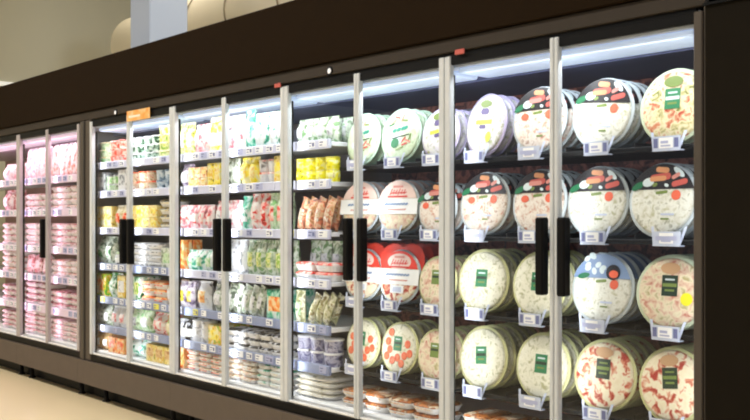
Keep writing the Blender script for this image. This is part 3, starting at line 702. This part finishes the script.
P('C', 'deck', 175, 184, 'carton', 'tan-orange box', 1, .14, 'orange', 'tan')
P('C', 'deck', 185, 221, 'tray', 'pale tan tray', 3, .033, 'paletan', 'redorange', layers=4, d=.19)
P('C', 'deck', 222, 254, 'tray', 'beige-and-red tray', 2, .033, 'paletan', 'paletan', layers=4, d=.19)
P('C', 'deck', 255, 283, 'tray', 'greenish white tray', 2, .033, 'tealwhite', 'whitebox', layers=4, d=.19)
# fridge B left half (second from right)
P('B', 0, 293, 340, 'pouch', 'pale green salad bag', 4, .12, 'saladbag', 'white', d=.09, rows=2)
P('B', 1, 293, 332, 'cup', 'yellow cup', 4, .068, 'yellowcan', 'yellowcan', layers=2)
P('B', 1, 332, 340, 'cup', 'short yellow cup', 1, .07, 'yellowcan', 'cream', layers=1)
P('B', 2, 293, 340, 'pouch', 'slanting tan sandwich bag', 4, .16, 'sandwich', 'paletan', roll=.35, d=.05, rows=2)
P('B', 3, 293, 340, 'tray', 'red-topped tray', 2, .05, 'redtray', 'white', layers=2, d=.14)
P('B', 3, 293, 340, 'pouch', 'pale green bag behind red trays', 3, .19, 'saladbag', 'white', d=.06, y0=.29)
P('B', 4, 293, 303, 'pouch', 'upright cream bag', 1, .16, 'wrap', 'palegreen', d=.05)
P('B', 4, 304, 340, 'pouch', 'slanting cream wrap bag', 3, .155, 'wrap', 'wrap', roll=.45, d=.05, rows=2)
P('B', 5, 293, 340, 'tub', 'clear purplish tub', 3, .075, 'cleartub', 'white', layers=2)
P('B', 'deck', 291, 334, 'tray', 'flat cream tray', 1, .03, 'whitebox', 'whitebox', layers=4, d=.26)
# brown packs lying in the bottom of fridges A and B
def lie(bay, px0, px1, n, look, c1, c2, layers=2, h=.045, d=.22):
    xa = at(px0, 0, .1)[0]; xb = at(px1, 0, .1)[0]; pitch = (xb-xa)/n; key = ('lie', bay, look)
    for i in range(n):
        for ly in range(layers):
            if key in PR: o = dup(PR[key])
            else: o = PR[key] = tray(pitch*.95, d, h, pal(c1, 14), pal(c2, 18))
            o.location = (xa+(i+.5)*pitch, .08+d/2, DECK+.001+ly*(h*1.03+.001))
            bits = [look] + ([colword(n, i)] if n > 1 else []) + [['lower', 'upper', 'topmost'][ly]+' in stack', 'bottom deck', BN[bay]]
            tag(o, ', '.join(bits), 'food tray', look+' packs')
lie('B', 342, 438, 4, 'long brown tray', 'brownpack', 'paletan')
lie('A', 462, 545, 3, 'brown-and-white tray', 'brownpack', 'paletan')
lie('A', 570, 690, 4, 'dark brown tray', 'brown', 'brown', 1)
# pink fridges
P('E', 0, 24, 47, 'stand', 'upright pale pink tray', 5, .045, 'meatpale', 'pinklabel', d=.27)
P('E', 0, 49, 78, 'stand', 'upright peach-pink tray', 6, .045, 'meatorange', 'pinklabel', d=.27)
P('E', 1, 24, 48, 'tray', 'flat pink meat tray', 3, .05, 'meat', 'pinklabel', layers=3, d=.20)
P('E', 1, 50, 78, 'tray', 'flat salmon-pink tray', 3, .05, 'meatorange', 'pinklabel', layers=4, d=.20)
P('E', 2, 24, 48, 'tray', 'pale mauve-pink tray', 2, .05, 'meatpale', 'meatpale', layers=4, d=.20)
P('E', 2, 50, 78, 'tray', 'rosy meat tray', 3, .05, 'meat', 'meatpale', layers=4, d=.20)
P('E', 3, 24, 48, 'stand', 'upright rose meat tray', 3, .045, 'meat', 'pinklabel', d=.17)
P('E', 3, 50, 78, 'tray', 'deep pink meat tray', 3, .05, 'meatorange', 'pinklabel', layers=3, d=.20)
P('E', 4, 24, 48, 'tray', 'dark pink meat tray', 2, .05, 'meatdark', 'pinklabel', layers=4, d=.20)
P('E', 4, 50, 78, 'tray', 'wine-red meat tray', 3, .05, 'meatdark', 'meatpale', layers=3, d=.20)
P('E', 'deck', 23, 48, 'tray', 'pink layered tray', 2, .04, 'meat', 'pinklabel', layers=5, d=.20)
P('E', 'deck', 50, 78, 'tray', 'pale layered pink tray', 3, .04, 'meatpale', 'meat', layers=4, d=.20)
P('F', 0, 1, 20, 'pouch', 'pale pink bag', 3, .16, 'meatpale', 'pinklabel')
P('F', 1, 1, 20, 'pouch', 'pink-and-white meat bag', 3, .19, 'meat', 'pinklabel')
P('F', 2, 1, 20, 'tray', 'rosy pink tray', 2, .05, 'meat', 'pinklabel', layers=4, d=.20)
P('F', 3, 1, 20, 'tray', 'salmon meat tray', 2, .05, 'meatorange', 'pinklabel', layers=4, d=.20)
P('F', 4, 1, 20, 'tray', 'deep rose meat tray', 2, .05, 'meatdark', 'pinklabel', layers=3, d=.20)
P('F', 'deck', 1, 20, 'tray', 'layered rose tray', 2, .04, 'meat', 'pinklabel', layers=4, d=.20)

# ------------------------------------------------------------------ light
def area(name, loc, target, sx, sy, power, col=(1, 1, 1)):
    l = bpy.data.lights.new(name, 'AREA'); l.shape = 'RECTANGLE'; l.size = sx; l.size_y = sy; l.energy = power; l.color = col
    o = bpy.data.objects.new(name, l); COL.objects.link(o); o.location = loc
    o.rotation_euler = (Vector(target)-Vector(loc)).to_track_quat('-Z', 'Y').to_euler(); return o
for b, (x0, x1) in BAYS.items():
    pink = b in 'EF'; col = (1, .70, .90) if pink else (.93, .97, 1)
    k = .86 if pink else 1.05
    xm = (x0+x1)/2
    area('fridge_top_light', (xm, .03, 2.032), (xm, .40, 1.2), 1.1, .05, 3.4*k, col)
    for x, dx in ((x0+.05, .35), (x1-.03, -.35), (xm, 0)):
        l = area('fridge_post_light', (x, .035, 1.2), (x+dx, .6, 1.2), .04, 1.6, (1.2 if dx else 1.6)*k, col)
for x in (-9, -5, -1):
    area('hall_light', (x, -3.0, 5.4), (x, -3.0, 0), 3, .6, 155, (1, .95, .86))
    area('hall_light', (x, 2.6, 5.5), (x, 2.6, 0), 2, .4, 45, (1, .93, .8))
area('cool_side_fill', (3.5, 2.2, 4.2), (-7, 2.0, 3.6), 2.5, 2, 330, (.80, .89, 1))  # added cool fill for the column's right side, no window there
wd = bpy.data.worlds.new('world'); S.world = wd; wd.use_nodes = True
wd.node_tree.nodes['Background'].inputs[0].default_value = (.9, .93, 1, 1); wd.node_tree.nodes['Background'].inputs[1].default_value = .5
